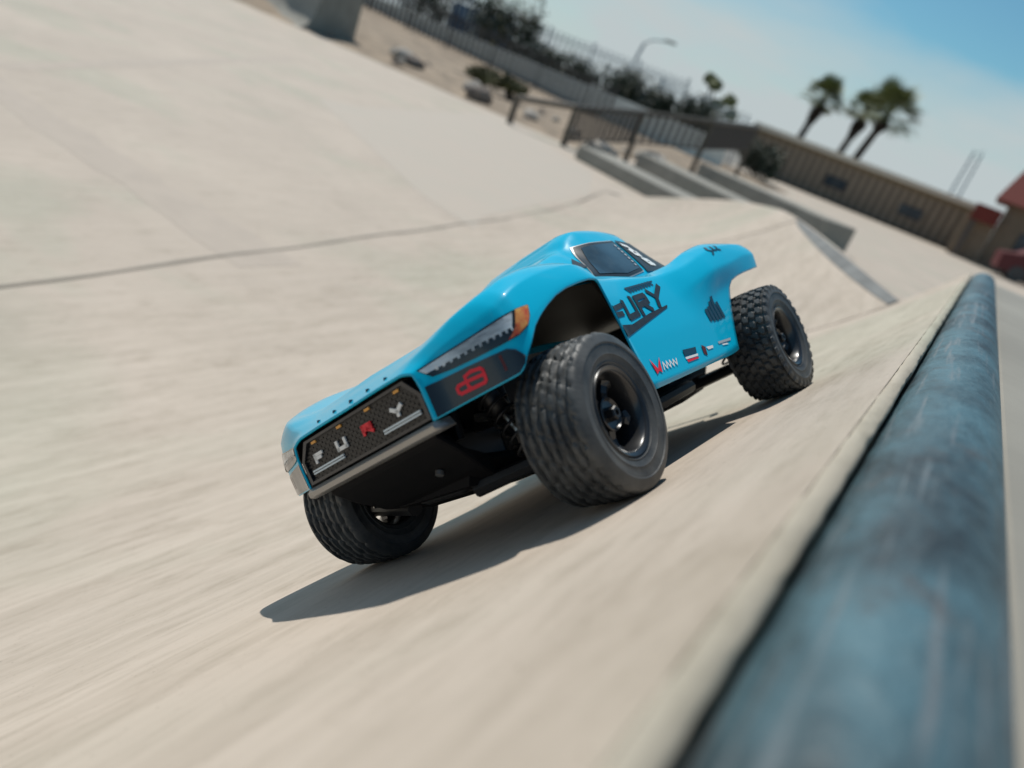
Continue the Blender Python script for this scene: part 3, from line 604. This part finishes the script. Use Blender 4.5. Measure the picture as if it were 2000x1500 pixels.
decal('sticker', [(-.0267, .0589), (-.0403, .0583), (-.0391, .0561), (-.0287, .0562)], 'white', body, .0006)
decal('sticker', [(-.0533, .0594), (-.0822, .0588), (-.0801, .0567), (-.0538, .0573)], 'decal_grey', body, .0006)
decal('sticker', [(-.0581, .0564), (-.0695, .0557), (-.0719, .0543), (-.0607, .055)], 'white', body, .0006)
joined('fender_number', [q for l in ([(-.133, .1455), (-.128, .142), (-.134, .1395), (-.129, .136)], [(-.141, .1455), (-.1375, .141), (-.1425, .140)], [(-.150, .1455), (-.146, .141), (-.151, .1395)]) for q in stroke(l, .0022)], 'decal_dark_blue', body, off=.0006)

# ---- nose: grille, lettering, light bars, markers, skid bar
GX = .2415
gp = [(-.062, .0812), (.062, .0812), (.0625, .0975), (.0525, .1095), (-.0525, .1095), (-.0625, .0975)]
def prism(name, poly, x0, x1, m, parent=TRK, bev=0):
    n = len(poly); o = bobj(name, [(x0, y, z) for y, z in poly]+[(x1, y, z) for y, z in poly], [tuple(range(n))[::-1], tuple(range(n, 2*n))]+[(i, (i+1) % n, (i+1) % n+n, i+n) for i in range(n)], m, parent); recalc(o)
    if bev: b = o.modifiers.new('bevel', 'BEVEL'); b.width = bev; b.segments = 2
    return o
gr = prism('grille', gp, .225, GX, 'grille_black', TRK, .0006)
for a, b in zip(gp, gp[1:]+gp[:1]):
    pass
ring_o = gp; ring_i = [(y*.955, .0955+(z-.0955)*.87) for y, z in gp]; n = 6
fr = bobj('frame', [(GX+.0002, y, z) for y, z in ring_o]+[(GX+.0022, y, z) for y, z in ring_o]+[(GX+.0022, y, z) for y, z in ring_i]+[(GX+.0002, y, z) for y, z in ring_i],
          [q for i in range(6) for q in ((i, (i+1) % 6, 6+(i+1) % 6, 6+i), (6+i, 6+(i+1) % 6, 12+(i+1) % 6, 12+i), (12+i, 12+(i+1) % 6, 18+(i+1) % 6, 18+i))], 'panel_black', gr); recalc(fr)
ms_ = MB()
for r in range(11):
    z = .0838+r*.0022
    for k in range(22):
        y = -.0575+k*.0053+(.00265 if r % 2 else 0)
        if abs(y) > .058-max(0, z-.0975)*.8: continue
        ms_.box((GX, y-.0022, z-.0006), (GX+.0006, y+.0022, z+.0006))
o = bobj('mesh_cells', ms_.v, ms_.f, 'grille_mesh', gr); o['kind'] = 'stuff'
def gstroke(name, lines, m, wd, d=.0016):
    mb = MB()
    for l in lines:
        for (a, b) in zip(l[:-1], l[1:]):
            v = Vector((b[0]-a[0], b[1]-a[1])); v.normalize(); nn_ = Vector((-v.y, v.x))*wd/2; e = v*wd*.4
            p = [(a[0]-e.x+nn_.x, a[1]-e.y+nn_.y), (b[0]+e.x+nn_.x, b[1]+e.y+nn_.y), (b[0]+e.x-nn_.x, b[1]+e.y-nn_.y), (a[0]-e.x-nn_.x, a[1]-e.y-nn_.y)]
            mb.add([(GX+.0006, *q) for q in p]+[(GX+d, *q) for q in p], [(0, 1, 2, 3), (7, 6, 5, 4), (0, 4, 5, 1), (1, 5, 6, 2), (2, 6, 7, 3), (3, 7, 4, 0)])
    o = bobj(name, mb.v, mb.f, m, gr); recalc(o); return o
z0, z1 = .0932, .0980
gstroke('letter', [[(-.0485, z0), (-.0485, z1), (-.0405, z1)], [(-.0485, .0957), (-.0425, .0957)]], 'white', .0021)
gstroke('letter', [[(-.0235, z1), (-.0235, z0), (-.0150, z0), (-.0150, z1)]], 'white', .0025)
gstroke('letter', [[(.0045, z0), (.0045, z1), (.0125, z1), (.0125, .0957), (.0045, .0957)], [(.0085, .0957), (.0130, z0)]], 'red', .0023)
gstroke('letter', [[(.0340, z1), (.0385, .0955), (.0385, z0)], [(.0430, z1), (.0385, .0955)]], 'white', .0025)
for s in (-1, 1):
    for zc in (.0890, .0873): gstroke('light_bar', [[(s*.0215, zc), (s*.0555, zc)]], 'light_bar', .0011)
for y in (-.044, -.0150, .0150, .044): gstroke('marker_light', [[(y-.0018, .1062), (y+.0018, .1062)]], 'amber', .0016)
for i in range(5): decal_y = -.036+i*.018; MB().tube([B((.2385, decal_y, .1160)), B((.2380, decal_y, .1176))], .0014, 10).build('rivet', 'decal_dark_blue', body)
sk = MB()
skp = [(.231, .0800), (.2445, .0795), (.2475, .0770), (.2470, .0738), (.243, .0722), (.228, .0735)]
nS = len(skp); 
vv = [(x, y*(1 if abs(y) < .06 else 1), z) for y in (-.066, -.0645, .0645, .066) for x, z in [((q[0]+(.237-q[0])*.25, q[1]+(.0762-q[1])*.25) if abs(y) > .065 else q) for q in skp]]
ff = [tuple(range(nS))[::-1], tuple(range(3*nS, 4*nS))]+[(k*nS+i, k*nS+(i+1) % nS, (k+1)*nS+(i+1) % nS, (k+1)*nS+i) for k in range(3) for i in range(nS)]
so_ = bobj('skid_bar', vv, ff, 'chrome_dark'); recalc(so_); autosmooth(so_, 50)
# ---- cabin
CS = {-.19: (.137, .066, .1385, .040), -.155: (.136, .073, .162, .043), -.128: (.136, .078, .187, .045), -.10: (.137, .081, .2020, .048), -.055: (.139, .084, .2062, .050), -.024: (.141, .084, .2048, .051), -.006: (.142, .084, .1975, .050), .008: (.143, .083, .1875, .050), .03: (.144, .082, .1815, .052), .06: (.145, .078, .172, .052), .112: (.146, .064, .1535, .050)}
CX = sorted(CS)
def cab(x, n=26):
    zb, yb, zt, yt = [float(pchip(CX, [CS[k][i] for k in CX], x)) for i in range(4)]; h = zt-zb
    C = np.array([(yb+.002, zb-.004), (yb, zb+.06*h), (yt+.0105, zb+.76*h), (yt+.004, zb+.92*h), (yt*.78, zb+.985*h), (0, zt)])
    s = np.r_[0, np.cumsum(np.hypot(*np.diff(C, axis=0).T))]+np.arange(6)*1e-6; q = np.linspace(0, s[-1], n); k = .5; return np.c_[pchip(s, C[:, 0], q)*(1-k)+np.interp(q, s, C[:, 0])*k, pchip(s, C[:, 1], q)*(1-k)+np.interp(q, s, C[:, 1])*k]
cxs = np.linspace(-.19, .112, 84); rows = []
for x in cxs: c = cab(x); rows.append([(x, y, z) for y, z in c]+[(x, -y, z) for y, z in c[-2::-1]])
cabin = bobj('cabin', *grid(rows), 'body_cyan', TRK, True); recalc(cabin)
def cab_y(x, z):
    k = round(x, 4)
    if ('c', k) not in _cc: _cc[('c', k)] = cab(k, 80)
    c = _cc[('c', k)]; return float(np.interp(z, c[:, 1], c[:, 0]))
for s in (1, -1):
    tw_ = decal('window_trim', [(0.0005, 0.1825), (-0.0700, 0.1845), (-0.0570, 0.1430), (-0.0210, 0.1385), (0.0310, 0.1430)], 'silver_trim', cabin, .0006, s, .005, cab_y)
    t1 = decal('side_window', [(-0.0008, 0.1813), (-0.0685, 0.1832), (-0.0560, 0.1440), (-0.0210, 0.1397), (0.0290, 0.1440)], 'window_trim', cabin, .0010, s, .005, cab_y)
    decal('pane', [(-0.0060, 0.1783), (-0.0640, 0.1802), (-0.0525, 0.1465), (-0.0230, 0.1428), (0.0190, 0.1465)], 'glass_dark', t1, .0014, s, .005, cab_y)
    for i in range(7): decal('pane_marking', [(-.0575+i*.0012, .1770-i*.0042), (-.0605+i*.0012, .1770-i*.0042), (-.0598+i*.0012, .1746-i*.0042), (-.0567+i*.0012, .1746-i*.0042)], 'decal_grey', t1, .0018, s, .005, cab_y)
    q_ = decal('rear_quarter_window', [(-0.0740, 0.1845), (-0.1030, 0.1810), (-0.1470, 0.1420), (-0.0625, 0.1420)], 'window_trim', cabin, .0010, s, .005, cab_y)
    joined('race_number', [p for l in ([(-.0770, .1775), (-.0840, .1745), (-.0850, .1700), (-.0780, .1690), (-.0790, .1640), (-.0870, .1620), (-.0880, .1670)], [(-.0830, .1575), (-.0920, .1555), (-.0950, .1500), (-.0860, .1510), (-.0830, .1575)]) for p in stroke(l, .0042)], 'white', q_, off=.0016, side=s, step=.005, yf=cab_y)
    decal('quarter_light', [(.0360, .1590), (.0200, .1690), (.0190, .1565), (.0360, .1545)], 'window_trim', cabin, .0010, s, .005, cab_y)
rows = []
for x in np.linspace(.012, .107, 26):
    zt = float(pchip(CX, [CS[k][2] for k in CX], x)); yt = float(pchip(CX, [CS[k][3] for k in CX], x)); c = cab(x, 80); i0 = int(len(c)*.74)
    pr_ = c[i0:]; pr_ = np.r_[pr_, (pr_[-2::-1]*[-1, 1])]; rows.append([(x+.0006, y, z+.0009) for y, z in pr_])
bobj('windshield', *grid(rows), 'glass_dark', cabin, True)

# ---- wheels
def tyre_mesh(kind):
    prof = []
    import itertools
    half = [(.0275, .0200), (.0300, .0214), (.0306, .0220), (.0312, .0216), (.0345, .0228), (.0352, .0235), (.0360, .0231), (.0395, .0238), (.0418, .0239), (.0424, .0245), (.0432, .0244), (.0440, .0238), (.0472, .0230), (.0493, .0214)]
    yv = np.linspace(.0198, -.0198, 45); crown = [(.0502+.0012*(1-(y/.0198)**2), y) for y in yv]
    prof = half+crown+[(r, -y) for r, y in half[::-1]]+[(.0262, -.0185), (.0255, 0), (.0262, .0185)]
    NA = 216; m = len(prof); V = []; nh = len(half)
    for k in range(NA):
        th = 2*math.pi*k/NA
        for i, (r, y) in enumerate(prof):
            if nh <= i < nh+45:
                if kind == 'rib':
                    ph = y/.0066+.06*math.sin(th*11+y*90); sc = max(0, math.cos(th*26+abs(y)*420)-.35)/.65; g = .5+.5*math.cos(2*math.pi*ph); g = 1/(1+math.exp(-(g-.42)*14)); r += (g-1)*.0026-sc*.0007
                    if ((th*36/math.pi+y*120) % 4) < .5 and g > .5: r -= .0010
                else:
                    row = int((y+.0198)/.0066); row = min(row, 5); lane = row % 2; u = (k+lane*3.5+abs(y)*220) % 7
                    edge = ((y+.0198) % .0066) < .0011
                    r += .0010 if (u < 4.6 and not edge) else -.0017
            elif kind != 'rib' and i in (nh-1, nh-2, m-3-nh, m-4-nh+0) and (k % 7) < 4: r += .0014; y *= 1.035
            elif i in (nh-3,) and k % 2 == 0: r += .0001
            V.append((r*math.cos(th), y, r*math.sin(th)))
    F = [(k*m+i, k*m+(i+1) % m, ((k+1) % NA)*m+(i+1) % m, ((k+1) % NA)*m+i) for k in range(NA) for i in range(m)]
    return V, F
RIMP = [(.0262, -.0195), (.0282, -.0200), (.0286, -.0190), (.0262, -.0170), (.0250, -.014), (.0236, .004), (.0240, .012), (.0252, .0178), (.0262, .0196), (.0284, .0206), (.0290, .0212), (.0284, .0219), (.0262, .0212), (.0246, .0190), (.0228, .0110), (.0222, .002), (.0238, -.014)]
tm = {}
def wheel(x, y, kind, spin, first={}):
    rim = MB().lathe(RIMP, 72, True).build('wheel', 'rim_black', TRK, True); recalc(rim); autosmooth(rim, 40); rim.location = (x, y, RT)
    rim.rotation_euler = (0, spin, math.pi if y < 0 else 0); rim.rotation_mode = 'YXZ' if False else 'XYZ'
    if kind not in tm:
        t = obj('tyre', *tyre_mesh(kind), 'rubber', rim, True); recalc(t); autosmooth(t, 38); tm[kind] = t
    else: share('tyre', tm[kind], rim, (0, 0, 0))
    hb = MB().lathe([(.0, -.012), (.0075, -.012), (.0085, .006), (.0104, .0105), (.0108, .0130), (.0100, .0136), (.0086, .0118), (.0, .0112)], 40).build('hub', 'rim_black', rim, True); recalc(hb); autosmooth(hb, 40)
    nutm = MB().lathe([(.0, .0112), (.0046, .0112), (.0046, .0165), (.0038, .0175), (.0022, .0175), (.0022, .0150), (.0, .0150)], 6).build('axle_nut', 'plastic_black', rim); recalc(nutm)
    for k in range(5):
        a = 2*math.pi*k/5; sp = MB()
        pr = [(.0085, .0052, .0030, .0110), (.0150, .0040, .0015, .0092), (.0200, .0044, .0015, .0098), (.0232, .0066, .002, .0118)]; V = []
        for r, w_, ya, yb in pr: V += [(r, ya, -w_), (r, yb-.001, -w_*.85), (r, yb+.0006, 0), (r, yb-.001, w_*.85), (r, ya, w_)]
        F = [(i*5+j, i*5+(j+1) % 5, (i+1)*5+(j+1) % 5, (i+1)*5+j) for i in range(3) for j in range(5)]
        o = obj('spoke', [(q[0]*math.cos(a)-q[2]*math.sin(a), q[1], q[0]*math.sin(a)+q[2]*math.cos(a)) for q in V], F, 'rim_black', rim); recalc(o)
    rb_ = MB().lathe([(.0254, .0202), (.0259, .0208), (.0264, .0202)], 72).build('bead_ring', 'plastic_black', rim, True)
    return rim
wheel(WB, .117, 'rib', .35); wheel(WB, -.097, 'rib', 1.0); wheel(-WB, TRACK, 'lug', .2); wheel(-WB, -TRACK, 'lug', .9)

# ---- chassis and running gear
ch = [(.200, .034, .040), (.16, .043, .030), (.10, .050, .028), (-.10, .050, .028), (-.17, .043, .030), (-.21, .034, .042)]
V = []; 
for x, hw, z in ch: V += [(x, -hw, z), (x, hw, z), (x, hw+.008, z+.016), (x, -hw-.008, z+.016)]
F = [(3, 2, 1, 0), (20, 21, 22, 23)]+[(i*4+j, i*4+(j+1) % 4, (i+1)*4+(j+1) % 4, (i+1)*4+j) for i in range(5) for j in range(4)]
recalc(obj('chassis', V, F, 'chassis_black', TRK))
fsk = [(.238, .056, .070), (.222, .055, .058), (.205, .050, .046), (.18, .046, .036), (.15, .044, .031)]
V = []
for x, hw, z in fsk: V += [B((x, -hw, z)) if x > .2 else (x, -hw, z), B((x, hw, z)) if x > .2 else (x, hw, z), (x, hw*.9, z+.02), (x, -hw*.9, z+.02)]
F = [(3, 2, 1, 0), (16, 17, 18, 19)]+[(i*4+j, i*4+(j+1) % 4, (i+1)*4+(j+1) % 4, (i+1)*4+j) for i in range(4) for j in range(4)]
fs = obj('front_skid_plate', V, F, 'chassis_black', TRK); recalc(fs); b_ = fs.modifiers.new('bevel', 'BEVEL'); b_.width = .003; b_.segments = 2
for x0, nm in ((WB, 'front_gearbox'), (-WB, 'rear_gearbox')):
    MB().box((x0-.03, -.024, .035), (x0+.03, .024, .078), .006).build(nm, 'plastic_black', TRK)
    MB().box((x0-.006, -.058, .07), (x0+.002, .058, .120), .003).build('shock_tower', 'plastic_black', TRK)
    for s in (1, -1):
        MB().tube([(x0+.026, s*.03, .036), (x0+.004, s*.098, .042)], [.006, .005], 8).tube([(x0-.026, s*.03, .036), (x0-.004, s*.098, .042)], [.006, .005], 8).build('lower_arm', 'plastic_black', TRK)
        MB().tube([(x0+.008, s*.036, .080), (x0+.002, s*.094, .066)], .0032, 8).build('upper_link', 'steel', TRK)
        MB().box((x0-.008, s*.106-.008, .036), (x0+.008, s*.106+.008, .072), .003).build('hub_carrier', 'plastic_black', TRK)
        shx = x0+(.016 if x0 > 0 else -.016); a, b = Vector((shx, s*.048, .112)), Vector((shx, s*.080, .044)); sh = MB().tube([a, a.lerp(b, .55)], .0072, 14).build('shock_absorber', 'plastic_black', TRK, True)
        MB().tube([a.lerp(b, .5), b], .0022, 8).build('shaft', 'steel', sh)
        d = (b-a); ax = d.orthogonal().normalized(); ay = d.normalized().cross(ax); pts = [a+d*(.18+.74*t/90)+(ax*math.cos(t*.49)+ay*math.sin(t*.49))*.0094 for t in range(91)]
        MB().tube(pts, .0012, 6).build('spring', 'plastic_black', sh, True)
MB().tube([(.150, .062, .132), (.142, .072, .082)], .0032, 10).build('antenna_tube', 'plastic_black', TRK)
MB().box((.11, -.05, .075), (.152, .045, .105), .005).build('servo_mount', 'plastic_black', TRK)
for x_, y_ in ((.218, .03), (.218, -.03), (.19, .025), (.19, -.025)): MB().tube([(x_, y_, .0535 if x_ > .2 else .0385), (x_-.0015, y_, .056 if x_ > .2 else .041)], .0028, 10).build('screw', 'steel', TRK)
MB().tube([(WB-.034, -.085, .062), (WB-.034, .085, .062)], .0028, 8).build('steering_link', 'steel', TRK)
for x0, y0 in ((.185, .028), (.185, -.028), (-.19, .03), (-.19, -.03)): MB().tube([(x0, y0, .07), (x0-.004, y0, .120)], .0035, 10).build('body_post', 'plastic_black', TRK)
MB().box((-.105, -.034, .036), (.04, .0, .072), .004).build('battery_tray', 'plastic_black', TRK); MB().box((-.08, .006, .036), (-.01, .038, .070), .004).build('motor_case', 'plastic_black', TRK)
MB().box((.045, .004, .036), (.10, .036, .066), .004).build('receiver_box', 'plastic_black', TRK)
for s in (1, -1): MB().tube([(.105, s*.060, .040), (0, s*.066, .038), (-.105, s*.060, .040)], .006, 8).build('side_nerf', 'plastic_black', TRK)
MB().tube([(-.235, -.05, .075), (-.262, -.045, .085), (-.265, 0, .087), (-.262, .045, .085), (-.235, .05, .075)], .005, 8).build('rear_bumper', 'plastic_black', TRK)
bpy.context.view_layer.update()
